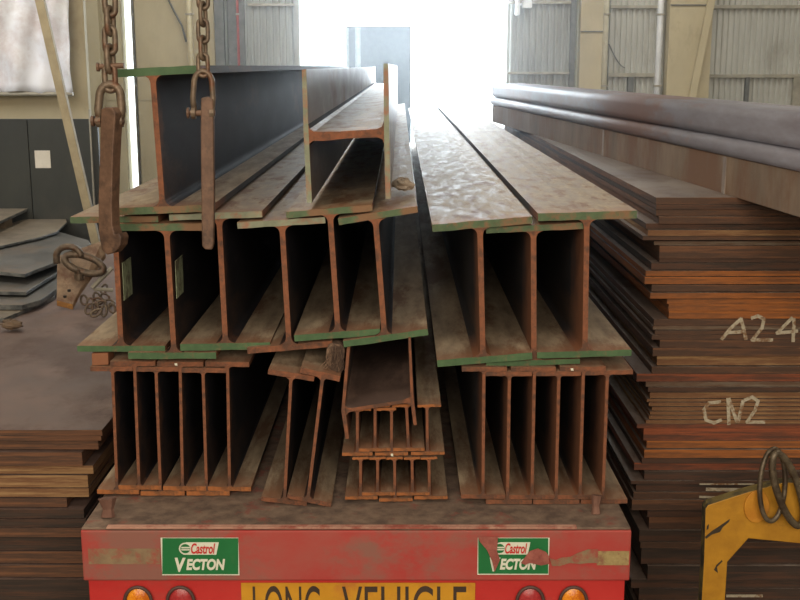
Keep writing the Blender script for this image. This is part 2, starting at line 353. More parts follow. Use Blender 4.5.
# ------------------------------------------------------------------ trailer that carries the steel
YF = 4.8
zd = W(400, 528, YF)[2]                     # deck height
xl, xr = W(80, 528, YF)[0], W(632, 528, YF)[0]
def zf(v, Y=YF): return W(400, v, Y)[2]
def xf(u, v=560, Y=YF): return W(u, v, Y)[0]
tr = root('flatbed_trailer', 'red flatbed trailer with dusty deck carrying the stacked steel beams', 'trailer', ((xl + xr) / 2, YF, 0))
b = MB(); b.box(xl + .004, xr - .004, YF + .004, 19.5, zd - .012, zd); b.build('deck', DECKM, tr, bevel=.006)
b = MB(); b.box(xl + .01, xr - .01, YF + .17, 19.48, zd - .12, zd - .013); b.build('deck_frame', RED, tr)
b = MB(); b.box(xl, xr, YF, YF + .16, zf(581), zd - .0125); b.build('rear_beam', [RED], tr, bevel=.008)
b = MB(); b.box(xl + .015, xr - .015, YF + .03, YF + .12, zf(700), zf(581) + .001); b.build('rear_panel', [REDL], tr, bevel=.004)
for s in (-1, 1):
    x = s * .55; b = MB(); b.box(x - .08, x + .08, YF + .2, 19.3, zd - .45, zd - .12); b.build('chassis_rail', DGREY, tr)
TY = mat('tyre', (38, 38, 38), (50, 50, 50))
for yy in (6.6, 7.8, 9.0, 15.6):
    for x in (xl + .2, xr - .2):
        b = MB(); b.tube([(x - .17, yy, .47), (x + .17, yy, .47)], .47, n=24); b.build('wheel', TY, tr)
    b = MB(); b.tube([(xl + .3, yy, .5), (xr - .3, yy, .5)], .06, n=8); b.build('axle', DGREY, tr)
# corner post stubs on the deck corners
for (u, v, s) in ((108, 517, 1), (596, 514, -1)):
    p = WZ(u, v, zd); b = MB()
    b.tube([(p[0], p[1], zd), (p[0], p[1] + .01, zd + .035), (p[0] - .004 * s, p[1] + .02, zd + .085)], ([.034, .026, .044] if s == 1 else [.022, .018, .026]), n=8); q = b.build('stake_socket', mat('dusty_red_stub', (96, 66, 54), (122, 90, 76), rough=.9), tr)
# faded reflector tape
TAPE = mat('faded_tape', (120, 98, 74), (140, 120, 90), (146, 74, 60), scale=(14, 14, 14), rough=.7, bump=.2, amt3=.5)
TAPE2 = mat('bare_tape', (140, 120, 78), (164, 146, 98), (130, 90, 66), scale=(30, 30, 30), rough=.6, bump=.2, amt3=.3)
def decal(name, u0, u1, v0, v1, m, parent, off=.002, Y=YF, th=.0015):
    b = MB(); b.box(xf(u0, (v0 + v1) / 2, Y), xf(u1, (v0 + v1) / 2, Y), Y - off, Y - off + th, zf(v1, Y), zf(v0, Y)); return b.build(name, m, parent)
decal('reflector_tape', 88.5, 160, 548.5, 564, TAPE, tr); decal('reflector_tape', 597, 629, 551, 565, TAPE2, tr)
# dust lip along the top edge
b = MB(); b.box(xl + .12, xr - .25, YF - .004, YF + .03, zd - .002, zd + .004); b.build('deck_lip', mat('dusty_lip', (168, 122, 104), (188, 146, 126), (150, 80, 66), rough=.9, scale=(9, 9, 9)), tr)

def text(body, u, v, wpx, hpx, m, parent, Y, name='lettering', shear=0.0, bold=0.0, label=None, align='LEFT'):
    """letters whose box is wpx x hpx pixels at u, v (top left) on the plane Y"""
    cu = bpy.data.curves.new('t', 'FONT'); cu.body = body; cu.size = 1; cu.shear = shear; cu.offset = bold; cu.extrude = 0.002
    o = bpy.data.objects.new('t', cu); C.objects.link(o)
    bpy.context.view_layer.update()
    dg = bpy.context.evaluated_depsgraph_get(); me = bpy.data.meshes.new_from_object(o.evaluated_get(dg))
    bpy.data.objects.remove(o)
    xs = [p.co.x for p in me.vertices]; ys = [p.co.y for p in me.vertices]
    x0, x1, y0, y1 = min(xs), max(xs), min(ys), max(ys)
    A = W(u, v, Y); B = W(u + wpx, v + hpx, Y); o0 = Vector(parent.matrix_basis.translation)
    if parent.parent is not None: o0 += Vector(parent.parent.matrix_basis.translation)
    for p in me.vertices:
        X = A[0] + (p.co.x - x0) / (x1 - x0) * (B[0] - A[0]); Z = B[2] + (p.co.y - y0) / (y1 - y0) * (A[2] - B[2])
        p.co = Vector((X, Y + (-p.co.z) * .2, Z)) - o0
    me.name = name; me.materials.clear(); me.materials.append(m)
    for p_ in me.polygons: p_.material_index = 0
    o = bpy.data.objects.new(name, me); C.objects.link(o); o.parent = parent
    return o
def disc(u, v, r, m, parent, Y, name, n=24, sy=1.0, th=.002, off=0):
    c = W(u, v, Y); R = r * 5.12 / F; b = MB()
    b.prism_y([(c[0] + R * math.cos(6.2832 * q / n), c[2] + R * sy * math.sin(6.2832 * q / n)) for q in range(n)], Y - off, Y - off + th)
    return b.build(name, m, parent)
def flatpoly(pts, m, parent, Y, name, th=.0015):
    b = MB(); b.prism_y([XZ(u, v, Y) for u, v in pts], Y, Y + th); return b.build(name, m, parent)
SG = mat('sticker_green', (24, 104, 54), (30, 112, 60), (60, 110, 66), scale=(6, 6, 6), rough=.45, bump=0, amt3=.05)
SWH = mat('sticker_white', (206, 208, 190), (216, 218, 200), rough=.5, bump=0)
SRD = mat('sticker_red', (188, 36, 34), (198, 44, 40), rough=.5, bump=0)
GRIME = mat('scuffed_red_dirt', (128, 66, 58), (156, 92, 80), rough=.9, scale=(20, 20, 20))
def sticker(u0, u1, v0, v1, lab, worn):
    t = decal('oil_sticker', u0, u1, v0, v1, [SWH], None, off=.003)
    me = t.data; c = Vector(W((u0 + u1) / 2, (v0 + v1) / 2, YF - .002))
    for p in me.vertices: p.co -= c
    t.location = c; tag(t, lab, 'sticker')
    Y = YF - .005; wd = u1 - u0; hg = v1 - v0
    flatpoly([(u0 + .8, v0 + .8), (u1 - .8, v0 + .8), (u1 - .8, v1 - .8), (u0 + .8, v1 - .8)], SG, t, Y, 'green_field')
    bx0 = u0 + .26 * wd; bx1 = u0 + .74 * wd
    Y2 = Y - .002
    flatpoly([(bx0 + 4, v0 + .13 * hg), (bx1, v0 + .13 * hg), (bx1 - 2.6, v0 + .46 * hg), (bx0 + 1.5, v0 + .46 * hg)], SWH, t, Y2, 'logo_banner')
    disc(bx0 + 3.6, v0 + .30 * hg, 6.4, SWH, t, Y2 - .001, 'logo_ring')
    disc(bx0 + 3.6, v0 + .30 * hg, 4.9, SG, t, Y2 - .003, 'logo_disc')
    cx, cy = bx0 + 3.6, v0 + .30 * hg
    flatpoly([(cx - 4, cy - 1.7), (cx + 4.6, cy - 1.7), (cx + 4.6, cy - .4), (cx - 4, cy - .4)], SWH, t, Y2 - .005, 'logo_bar')
    flatpoly([(cx - 4, cy + .5), (cx + 4.6, cy + .5), (cx + 4.6, cy + 1.7), (cx - 4, cy + 1.7)], SWH, t, Y2 - .005, 'logo_bar')
    text('Castrol', cx + 5.5, v0 + .155 * hg, bx1 - 3.5 - cx - 5.5, .28 * hg, SRD, t, Y2 - .003, shear=.25, bold=.02)
    text('V', u0 + .17 * wd, v0 + .54 * hg, .15 * wd, .38 * hg, SWH, t, Y2, shear=.15, bold=.045)
    text('ECTON', u0 + .315 * wd, v0 + .57 * hg, .51 * wd, .30 * hg, SWH, t, Y2, shear=.2, bold=.045)
    return t
s1 = sticker(161.5, 239, 537.5, 575, 'clean green and white oil sticker at the left of the red rear beam', False)
s2 = sticker(477.5, 549, 537.5, 574.5, 'scuffed green and white oil sticker with mud across it, right side of rear beam', True)
Y2 = YF - .016
flatpoly([(478, 537.2), (498, 536.8), (497, 551), (500, 560), (494.5, 572), (492, 561), (487, 550), (480, 542)], GRIME, s2, Y2, 'torn_patch')
flatpoly([(521, 563), (526, 556), (530, 551), (538, 548.5), (546, 552), (549, 556), (549, 564), (541, 565.5), (530, 563), (525, 565)], GRIME, s2, Y2, 'mud_patch')
b = MB()
P = [(549.5, 558), (556, 560), (562, 557.5), (570, 557), (578, 553), (588, 549.5), (598, 549), (598, 563), (588, 563), (580, 564), (570, 563), (560, 566), (552, 566)]
b.prism_y([XZ(u, v, YF - .004) for u, v in P], YF - .004, YF - .002); b.build('mud_smear', TAPE, tr)

# LONG VEHICLE plate
YPp = YF + .024
pl = MB(); pl.box(xf(241.5, 600, YPp), xf(475, 600, YPp), YPp, YPp + .004, zf(640, YPp), zf(583, YPp))
PY = mat('plate_yellow', (192, 136, 28), (204, 148, 36), (186, 120, 40), scale=(7, 7, 7), rough=.5, bump=.05, amt3=.15)
plo = pl.build('warning_plate', PY, loc=W(358, 610, YPp)); tag(plo, 'yellow long vehicle warning plate on the back of the red trailer', 'sign')
BLK = mat('plate_black', (52, 40, 30), (66, 50, 36), rough=.6, bump=0)
text('LONG', 252.5, 586, 68, 44, BLK, plo, YPp - .002)
text('VEHICLE', 342, 586, 124, 44, BLK, plo, YPp - .002)
# round lamps
RIM = mat('lamp_rim', (70, 48, 44), (92, 62, 54), rough=.6)
AMB = mat('amber_lens', (226, 132, 24), (240, 156, 40), (190, 96, 20), scale=(60, 60, 60), rough=.25, bump=.5, d=.004)
RLN = mat('red_lens', (150, 40, 44), (172, 54, 54), scale=(60, 60, 60), rough=.3, bump=.4, d=.004)
def lamp(u, m, name, lab):
    Y = YF + .0205; c = W(u, 601, Y); t = root(name, lab, 'light', c)
    R = 13.5 * 5.15 / F; b = MB()
    b.tube([(c[0] + R * math.cos(6.2832 * q / 32), Y - .008, c[2] + R * 1.18 * math.sin(6.2832 * q / 32)) for q in range(32)], .008, closed=True, n=8)
    b.build('rim', RIM, t, smooth=True)
    b = MB(); rings = 5; V = [(c[0], Y - .02, c[2])]; Fc = []; n = 28
    for k in range(1, rings + 1):
        a = k / rings
        for q in range(n): V.append((c[0] + R * .95 * a * math.cos(6.2832 * q / n), Y - .02 + .02 * a * a, c[2] + R * 1.12 * a * math.sin(6.2832 * q / n)))
    for q in range(n): Fc.append((0, 1 + (q + 1) % n, 1 + q))
    for k in range(rings - 1):
        for q in range(n): Fc.append((1 + k * n + q, 1 + k * n + (q + 1) % n, 1 + (k + 1) * n + (q + 1) % n, 1 + (k + 1) * n + q))
    b.add(V, Fc, 0); b.build('lens', m, t, smooth=True)
lamp(138.5, AMB, 'indicator_lamp', 'round amber lamp under the left end of the red rear beam')
lamp(181, RLN, 'tail_lamp', 'round red lamp left of the yellow warning plate')
lamp(530, RLN, 'tail_lamp', 'round red lamp right of the yellow warning plate')
lamp(573, AMB, 'indicator_lamp', 'round amber lamp under the right end of the red rear beam')

# ------------------------------------------------------------------ steel beams
def bar(p, q, th, Y):
    """outline of a flange: upper edge p->q in pixels, th pixels thick, at Y"""
    (x0, z0), (x1, z1) = XZ(*p, Y), XZ(*q, Y); t = th * 5.25 / F
    L = math.hypot(x1 - x0, z1 - z0); nx, nz = (z1 - z0) / L * t, -(x1 - x0) / L * t
    n = 9; up = []; dn = []
    for i in range(n + 1):
        a = i / n; j = random.uniform(-.0012, .0012); j2 = random.uniform(-.0014, .0014)
        if i in (0, n): j = j2 = 0
        up.append((x0 + (x1 - x0) * a, z0 + (z1 - z0) * a + j)); dn.append((x0 + (x1 - x0) * a + nx, z0 + (z1 - z0) * a + nz + j2))
    return up + dn[::-1]
def webpoly(a, c, tw, r, flip=1):
    """a (top) to c (bottom) in metres with flared roots"""
    dx, dz = c[0] - a[0], c[1] - a[1]; L = math.hypot(dx, dz); ux, uz = dx / L, dz / L; nx, nz = -uz, ux
    h = tw / 2; prof = [(0, h + r), (.13 * r, h + .56 * r), (.42 * r, h + .2 * r), (.8 * r, h + .04 * r), (1.1 * r, h)]
    Lp = [(t, s) for t, s in prof] + [(L / 3, h), (L * 2 / 3, h)] + [(L - t, s) for t, s in prof[::-1]]
    one = [(a[0] + ux * t + nx * s, a[1] + uz * t + nz * s) for t, s in Lp]
    two = [(a[0] + ux * t - nx * s, a[1] + uz * t - nz * s) for t, s in Lp]
    return one + two[::-1]
def ibeam(label, Y, Lg, top, bot, wx, tw=5, r=6, tm=None, bm=None, wm=None, wside=None, group=None, name='steel_beam', ftop=None):
    """top / bot: (xl, yl, xr, yr, th) upper edge of each flange end; wx: web x at top and bottom, pixels"""
    tm = tm or END; bm = bm or END; wm = wm or END; wside = wside or WEBR_LIT; ftop = ftop or DUST; big = (top[4] > 6)
    cx, cz = XZ((bot[0] + bot[2]) / 2, (bot[1] + bot[3]) / 2 + bot[4], Y)
    t = root(name, label, 'steel beam', (cx, Y, cz), group)
    for nm, f, m in (('top_flange', top, tm), ('bottom_flange', bot, bm)):
        b = MB(); b.prism_y(bar((f[0], f[1]), (f[2], f[3]), f[4], Y), Y, Y + Lg, side=0, cap=1, top=2)
        b.build(nm, [WEBR_LIT, m, FTOP if (big and nm == 'top_flange') else ftop], t)
    yt = top[1] + (top[3] - top[1]) * (wx[0] - top[0]) / (top[2] - top[0]) + top[4] * .99
    yb = bot[1] + (bot[3] - bot[1]) * (wx[1] - bot[0]) / (bot[2] - bot[0]) + .05
    b = MB(); b.prism_y(webpoly(XZ(wx[0], yt, Y), XZ(wx[1], yb, Y), tw * 5.25 / F, r * 5.25 / F), Y + .0005, Y + Lg - .002, side=0, cap=1)
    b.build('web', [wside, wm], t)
    return t

def yz_on_deck(v):     # Y at which the deck is seen at v
    return WZ(400, v, zd)[1]
YL = yz_on_deck(497.2); YQ = yz_on_deck(505.2); YK = yz_on_deck(503.5); YC = yz_on_deck(507.5)
G1 = 'narrow beams nested in the bottom left bundle'
GQ = 'narrow beams nested in the bottom right bundle'
o1 = ['first', 'second', 'third', 'fourth', 'fifth', 'sixth']
lt = [(90, 366.5, 132.5, 366.5), (110, 361.3, 155, 361.5), (133.5, 367, 178.5, 367), (157, 361.8, 203, 362), (181, 368, 226, 368.3), (205, 362, 249, 362.3)]
lb = [(97, 489.5, 139, 490), (117, 485.3, 161, 485.6), (140.5, 491.3, 184.5, 491.3), (163, 486.2, 206, 486.4), (186.5, 491.3, 229.5, 491.3), (207.5, 486.6, 251, 487)]
lw = [(112.5, 117), (134.5, 139), (156, 160.5), (180, 182.5), (203, 206.5), (227.5, 229.5)]
for i in range(6):
    ibeam(('narrow rusty beam, %s from the left in the bottom left bundle on the trailer' % o1[i]) if i < 5 else 'narrow rusty beam, last on the right in the bottom left bundle',
          YL + .002 * i, 12, lt[i] + (4.9,), lb[i] + (4.7,), lw[i], tw=3.0, r=2.5, bm=ENDO, wside=SCALE, group=G1)
qt = [(462, 367.2, 507, 367.2), (486, 371.8, 532, 371.8), (511, 367.3, 556, 367.3), (534, 371.6, 581, 371.4), (560, 366.7, 606, 366.5), (584, 371, 633, 370)]
qb = [(461, 494.3, 505.5, 494.8), (486, 499.8, 532, 500), (509, 495, 554.5, 495), (533.2, 500, 579.5, 500), (557, 495, 602, 495), (581, 499.8, 627.5, 499.3)]
qw = [(484, 483), (509.5, 507.5), (534.5, 532), (559, 556), (583.5, 580), (607.5, 603)]
for i in range(6):
    ibeam(('narrow rusty beam, %s from the left in the bottom right bundle on the trailer' % o1[i]) if i < 5 else 'narrow rusty beam, last on the right in the bottom right bundle',
          YQ + .002 * i, 12, qt[i] + (4.5,), qb[i] + (4.5,), qw[i], tw=3.1, r=2.8, bm=END, group=GQ)
ibeam('leaning narrow beam right beside the bottom left bundle', YC + .02, 11.5, (268.5, 369, 314.5, 376.3, 5.3), (261.5, 496.6, 307, 502, 4.6), (291, 284.5), tw=3.1, r=4, wm=END, wside=SCALE)
ibeam('leaning narrow beam next to the stacked small beams', YC, 11.5, (301, 367.2, 340.5, 376.2, 6.0), (287.5, 494.0, 331.5, 503.2, 4.4), (322.5, 308), tw=3.1, r=4, wside=SCALE)
# little beams, two rows
GK = 'small beams in two rows at the middle of the trailer'
rows = [('upper', [((349, 408.7, 371), (342, 452.8, 372.5), (357.3, 357.3), 0), ((359, 404.9, 390), (358.5, 448.5, 390.5), (375, 375), 1),
                   ((375, 408.2, 396), (375, 452.6, 408), (391.5, 391.5), 0), ((392, 404.6, 410.3), (393, 448.2, 424.5), (406.5, 408.5), 1),
                   ((417.5, 404.8, 441), (411, 452.0, 444.5), (427, 427.5), 0)]),
        ('lower', [((345, 460.4, 376), (345, 496.6, 377.5), (360.5, 360.5), 0), ((362, 456.8, 394), (361, 492.6, 395), (377.5, 377.5), 1),
                   ((379, 460.4, 411), (379, 498.6, 412.5), (394.5, 395), 0), ((397, 456.8, 428), (396.5, 492.6, 429.5), (412, 412.5), 1),
                   ((414.5, 460.2, 445), (414.2, 496.4, 447.5), (429, 429.5), 0)])]
for rn, lst in rows:
    for i, (tp, bt, wx, lev) in enumerate(lst):
        if rn == 'lower': tp = (wx[0] - 8.2, 456.4, wx[0] + 8.2)
        dy = 0
        ibeam('small orange-rust beam, %s from the left in the %s row of small beams' % (o1[i], rn), YK + (.0 if rn == 'upper' else .0) + .003 * i, 11,
              (tp[0], tp[1] + (1.2 if rn == 'lower' else 0), tp[2], tp[1] - .6 + (1.2 if rn == 'lower' else 0), 2.3 if rn == 'lower' else 2.8), (bt[0], bt[1], bt[2], bt[1] - .4, 3.3), wx, tw=2.8, r=2.5, tm=ENDO, bm=ENDO, wm=END, group=GK)
# beam lying on its side on the small ones: a trough open to the top
t = root('steel_beam', 'brown beam lying on its side like a tray on the small beams', 'steel beam', W(380, 410, YK - .02))
Yb = YK - .03
b = MB(); b.prism_y([XZ(u, v, Yb) for u, v in ((346.8, 349), (349.8, 348.5), (345, 405), (345.6, 412), (349, 438.6), (345.6, 439), (341.3, 411))], Yb, Yb + 11, side=0, cap=1); b.build('flange', [WEBR_LIT, END], t)
b = MB(); b.prism_y([XZ(u, v, Yb) for u, v in ((408.3, 338.5), (410.8, 338.5), (413.5, 398), (416.8, 425), (413.6, 425.4), (410.8, 404))], Yb, Yb + 11, side=0, cap=1); b.build('flange', [WEBR_LIT, END], t)
b = MB(); b.prism_y([XZ(u, v, Yb) for u, v in ((345.2, 405.5), (347, 407.6), (352, 408), (402, 400.2), (409, 397.6), (411.2, 393), (411.2, 406), (407, 403.5), (402, 403.6), (352, 411.6), (348.4, 412.6), (346.4, 415))], Yb + .001, Yb + 10.99, side=0, cap=1, top=0)
b.build('web', [mat('tray_web', (104, 84, 76), (132, 108, 96), (92, 74, 66), scale=(5, 2, 5), rough=.7, bump=.15), END], t)

def dab(key, u, v, Y, w_=1.5, h_=1.2):
    o = [q for q in bpy.data.objects if q.get('label', '').startswith(key)][0]
    b = MB(); b.prism_y([XZ(u + a, v + c, Y) for a, c in ((-w_, -h_), (w_ * .8, -h_ * 1.1), (w_, h_), (-w_ * .7, h_ * .8))], Y - .0012, Y - .0002)
    b.build('paint_dab', SWH, o)
dab('narrow rusty beam, fourth from the left in the bottom left', 176, 364.4, YL + .006)
dab('narrow rusty beam, fifth from the left in the bottom right', 572, 369.5, YQ + .008)
dab('small orange-rust beam, third from the left in the upper', 392, 455, YK + .006, 1.3, 1.3)
# big beams: middle layer left
YM = YL - .02
BL = 'left big bundle'
big1 = ibeam('big green-ended beam at the far left of the middle layer, behind the chain hook', YM + .03, 14.3, (70, 217, 158, 216, 6.2), (77, 345.8, 165, 345.8, 6.0), (114.5, 121), tw=5.3, wside=SCALE, r=7, tm=GREEN, bm=GREENP)
big2 = ibeam('big green-ended beam under the tall top beam, second from left in middle layer', YM, 14.3, (117.5, 224, 212, 223.3, 7.2), (128, 352.6, 216, 352.3, 6.8), (166.5, 174), tw=5.3, wside=SCALE, r=7, tm=GREEN, bm=GREENP)
ibeam('big beam with a bare wide web below the straight hook, third in middle layer', YM + .01, 14.3, (169, 214.6, 262, 211, 6.2), (180, 344, 270, 342.2, 7.2), (219, 225.5), tw=5.3, wside=SCALE, r=7, tm=PALE, bm=GREENP)
ibeam('big beam with rust-red ends, fourth from left in the middle layer', YM - .02, 14.3, (237, 222.5, 325, 217, 6.2), (247, 348, 332, 340.8, 6.2), (282, 289), tw=5.3, wside=SCALE, r=7, tm=PALE, bm=END)
ibeam('big beam under the left edge of the top open beam, tilted with green foot', YM - .04, 14.3, (286, 212, 372, 204.6, 6.3), (294, 335.3, 380, 328.6, 6.4), (330, 338), tw=5.3, wside=SCALE, r=7, tm=GREEN, bm=GREENP)
ibeam('big tilted beam at the right end of the left group in the middle layer', YM - .06, 14.3, (338, 218.8, 417, 206, 6.4), (343, 341, 427.5, 328.8, 6.6), (375.5, 384.5), tw=5.3, wside=SCALE, r=7, tm=GREEN, bm=GREENP)
def webmark(beam, u, v0, v1, Y):
    x, _ = XZ(u, v0, Y); z1 = XZ(u, v0, Y)[1]; z0 = XZ(u, v1, Y)[1]; b = MB(); b.box(x, x + .0025, Y + .03, Y + .20, z0, z1)
    b.build('paint_patch', mat('pale_green_paint', (128, 138, 108), (152, 160, 130), (96, 92, 72), scale=(30, 30, 30), rough=.8), beam)
webmark(big1, 120.3, 264, 302, YM + .03)
webmark(big2, 173.6, 262, 300, YM)
# middle layer right
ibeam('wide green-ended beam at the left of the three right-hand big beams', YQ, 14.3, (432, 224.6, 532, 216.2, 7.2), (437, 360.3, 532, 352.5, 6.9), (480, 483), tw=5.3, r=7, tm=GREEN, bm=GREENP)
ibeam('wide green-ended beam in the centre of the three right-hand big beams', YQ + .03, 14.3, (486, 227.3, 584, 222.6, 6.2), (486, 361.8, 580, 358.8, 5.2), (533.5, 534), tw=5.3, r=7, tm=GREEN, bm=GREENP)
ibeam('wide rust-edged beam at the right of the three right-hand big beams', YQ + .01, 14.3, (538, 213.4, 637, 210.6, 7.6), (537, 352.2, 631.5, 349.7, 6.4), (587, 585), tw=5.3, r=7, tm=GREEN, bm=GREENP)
# top layer
ibeam('tall top beam with green upper flange, standing at the upper left', YM - .03, 14.3, (117, 69.2, 196, 65.4, 7.6), (117, 208.3, 213, 204.4, 7.0), (152.5, 162.5), tw=5.3, r=7.5, tm=GREENP, bm=GREEN, wside=SCALE)
YT2 = YM - .06
t = root('steel_beam', 'pale-ended beam lying on its side on top, forming an open box shape', 'steel beam', W(347, 203, YT2))
b = MB(); b.prism_y([XZ(u, v, YT2) for u, v in ((301.8, 69.6), (306.2, 69.2), (308.6, 134), (312, 202.6), (306.8, 203.2), (303.6, 134))], YT2, YT2 + 14.3, side=0, cap=1); b.build('flange', [TRAYF, PALE], t)
b = MB(); b.prism_y([XZ(u, v, YT2) for u, v in ((383.4, 63.6), (388.2, 63.6), (389.2, 130), (390.6, 198.6), (385.6, 199), (384, 132))], YT2, YT2 + 14.3, side=0, cap=1); b.build('flange', [TRAYF, PALE], t)
b = MB(); b.prism_y([XZ(u, v, YT2) for u, v in ((308.2, 124), (309.5, 129), (314, 131.8), (340, 131.6), (377, 129), (382, 126.5), (384, 121), (384, 144), (382.5, 139.5), (378, 137.4), (345, 138.6), (325, 141), (313, 140.8), (309.6, 143.5), (308.6, 149))], YT2 + .002, YT2 + 14.28, side=0, cap=1, top=2)
b.build('web', [SCALE, END, FTOP], t)

# packers and scraps
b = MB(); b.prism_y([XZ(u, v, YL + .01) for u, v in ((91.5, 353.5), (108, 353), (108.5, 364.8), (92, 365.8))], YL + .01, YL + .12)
tag(b.build('steel_packer', WEBR_LIT, bevel=.003, loc=W(100, 365, YL + .05)), 'small rusty packing block wedged under the leftmost big beam', 'packer')
def lump(name, label, c, rx, ry, rz, m, cat, seed):
    rnd = random.Random(seed); b = MB(); n, k = 14, 8; V = []; Fc = []
    for j in range(k + 1):
        ph = math.pi * j / k
        for i in range(n):
            a = 6.2832 * i / n; s = 1 + rnd.uniform(-.22, .22)
            V.append((c[0] + rx * s * math.sin(ph) * math.cos(a), c[1] + ry * s * math.sin(ph) * math.sin(a), c[2] + rz * s * math.cos(ph)))
    for j in range(k):
        for i in range(n): Fc.append((j * n + i, (j + 1) * n + i, (j + 1) * n + (i + 1) % n, j * n + (i + 1) % n))
    b.add(V, Fc, 0); return tag(b.build(name, m, loc=c), label, cat)
t = root('frayed_packing', 'frayed fibrous packing stuffed between leaning beam and big beam above', 'packing', W(334, 372, YC + .06))
FR = mat('frayed_fibre', (96, 76, 62), (142, 116, 94), (74, 58, 48), scale=(60, 60, 14), rough=.95, bump=.8, d=.01)
b = MB(); b.prism_y([XZ(u, v, YC + .06) for u, v in ((326, 350), (330, 344), (343, 345.5), (345.5, 352), (341, 374), (331, 371), (325.5, 363))], YC + .06, YC + .17); b.build('pad', FR, t, bevel=.012)
b = MB(); rnd = random.Random(3)
for q in range(42):
    u = rnd.uniform(326, 344); v = rnd.uniform(345, 362); p = Vector(W(u, v, YC + .055))
    b.tube([p, p + Vector((rnd.uniform(-.012, .012), -.012, -.02)), p + Vector((rnd.uniform(-.03, .02), -.006, -.05))], .0016, n=4)
b.build('loose_fibres', FR, t)
zfl = W(0, 206, YM - .06)[2]
p = WZ(403, 190, zfl + .01)
lump('slag_lump', 'grey slag lump lying on the flange right of the open box-shaped beam', (p[0], p[1], p[2] + .03), .055, .10, .03, mat('slag', (134, 120, 104), (164, 150, 134), rough=.9, bump=.6), 'scrap', 5)

# ------------------------------------------------------------------ right-hand plate stack
YS = 6.0
rp = [(657, 198, 205, 'b'), (657, 205, 210, 'd'), (657, 210, 216.5, 'b'), (659, 216.5, 224, 'b'), (647, 224, 230, 'd'), (648, 230, 236, 't'), (643, 236, 240.5, 'b'),
      (655, 242, 246, 'g'), (660, 246, 259, 'b'), (660, 259, 263, 'd'), (652, 263, 270.5, 'd'), (646, 271, 276.5, 'o'), (645, 277, 284.5, 'o'), (652, 285, 292, 'b'), (650, 292.5, 298.5, 'o'),
      (667, 299, 304, 'o'), (668.5, 304, 311, 'o'), (669, 311, 319, 'o'), (654, 319.5, 326, 'b'), (653, 326, 330, 'g'), (655, 330.5, 335, 'b'), (652, 335, 340, 'b'),
      (660, 340, 348, 'b'), (653, 348, 356.5, 'b'), (658, 357, 366.5, 't'), (652, 367, 374, 'b'), (637, 374, 382, 'r'), (646, 382, 387, 'g'), (648, 387, 392, 'd'),
      (650, 392.5, 398.5, 't'), (647, 399, 402, 't'), (649, 402.5, 406.5, 't'), (652, 407, 411, 't'), (650, 411.5, 415, 't'), (649, 415.5, 419.5, 't'), (646, 420, 424, 't'),
      (637, 424, 428.5, 'r'), (644, 428.5, 441, 'r'), (647, 441, 448.5, 'o'), (644, 449, 457.5, 'o'), (642, 458, 464, 'd'), (635, 464, 471.5, 'r'), (645, 472, 481, 'd'),
      (631, 481, 484.5, 'd'), (637, 485, 493, 'd'), (634, 493, 500, 'b'), (632, 500, 510.5, 'b'), (648, 511, 518, 'd'), (650, 518, 530.5, 'b'), (640, 531, 542.5, 'd'),
      (641, 543, 549, 'b'), (642, 549, 565, 'd'), (648, 566, 580.5, 'd'), (632, 581, 590, 'd'), (640, 590, 602, 'd')]
CN = {'b': 'brown', 'd': 'dark brown', 't': 'tan', 'o': 'orange', 'g': 'grey', 'r': 'red-brown'}
TEN = ['', '', 'twenty', 'thirty', 'forty', 'fifty', 'sixty']
ORD = ['', 'first', 'second', 'third', 'fourth', 'fifth', 'sixth', 'seventh', 'eighth', 'ninth', 'tenth', 'eleventh', 'twelfth', 'thirteenth', 'fourteenth', 'fifteenth', 'sixteenth', 'seventeenth', 'eighteenth', 'nineteenth']
def ordw(n):
    if n < 20: return ORD[n]
    return {2: 'twentieth', 3: 'thirtieth', 4: 'fortieth', 5: 'fiftieth', 6: 'sixtieth'}[n // 10] if n % 10 == 0 else TEN[n // 10] + '-' + ORD[n % 10]
FLUSH = set(range(18, 24)) | set(range(29, 37))
plates = []
PR = 4.3
def plate(x0, x1, y0, y1, z0, z1, em, top, label, group, cat='steel plate'):
    b = MB(); n = 14; P = []
    for i in range(n + 1): P.append((x0 + (x1 - x0) * i / n, y0 + (random.uniform(-.002, .002) if 0 < i < n else 0)))
    P += [(x1, y1), (x0, y1)]
    b.prism_z(P, z0, z1, side=0, top=1)
    return tag(b.build('steel_plate', [em, top], loc=(x0, y0, z0)), label, cat, group)
for i, (u, v0, v1, e) in enumerate(rp):
    y0 = YS if i in FLUSH else YS + random.choice([0, .004, .012, -.006, .02, -.012])
    if v1 > 460: y0 = YS + random.choice([0, .01, .02])
    z1, z0 = W(0, v0, YS)[2], W(0, v1 - .4, YS)[2]
    x0 = W(u, v0, YS)[0]
    if i == 0: lab = 'brown-edged steel plate lying on top of the right-hand plate stack'
    elif i == 20: lab = 'brown steel plate in right-hand stack crossed by the chalk mark A24'
    elif i == 32: lab = 'thin tan steel plate in right-hand stack crossed by the chalk mark CN2'
    else: lab = '%s-edged steel plate, %s down from the top of the right-hand stack' % (CN[e], ordw(i + 1))
    plates.append(plate(x0, PR + random.uniform(-.1, .1), y0, 15.5 + random.uniform(-.6, .6), z0, z1, PE[e], PTOP, lab, 'steel plates in the right-hand stack'))
zlast = W(0, 601.6, YS)[2]; nlow = 5; i0 = len(rp)
hh = (zlast - .004) / nlow
for k in range(nlow):
    x0 = plates[-1].location.x + random.uniform(-.02, .03)
    z1 = zlast - k * hh - .002
    plate(1.36 + random.uniform(0, .04), PR, YS + random.uniform(0, .03), 15.4, z1 - hh + .004, z1, PE['d'], PTOP, 'dark thick steel plate, %s down from the top of the right-hand stack' % ordw(i0 + k + 1), 'steel plates in the right-hand stack')
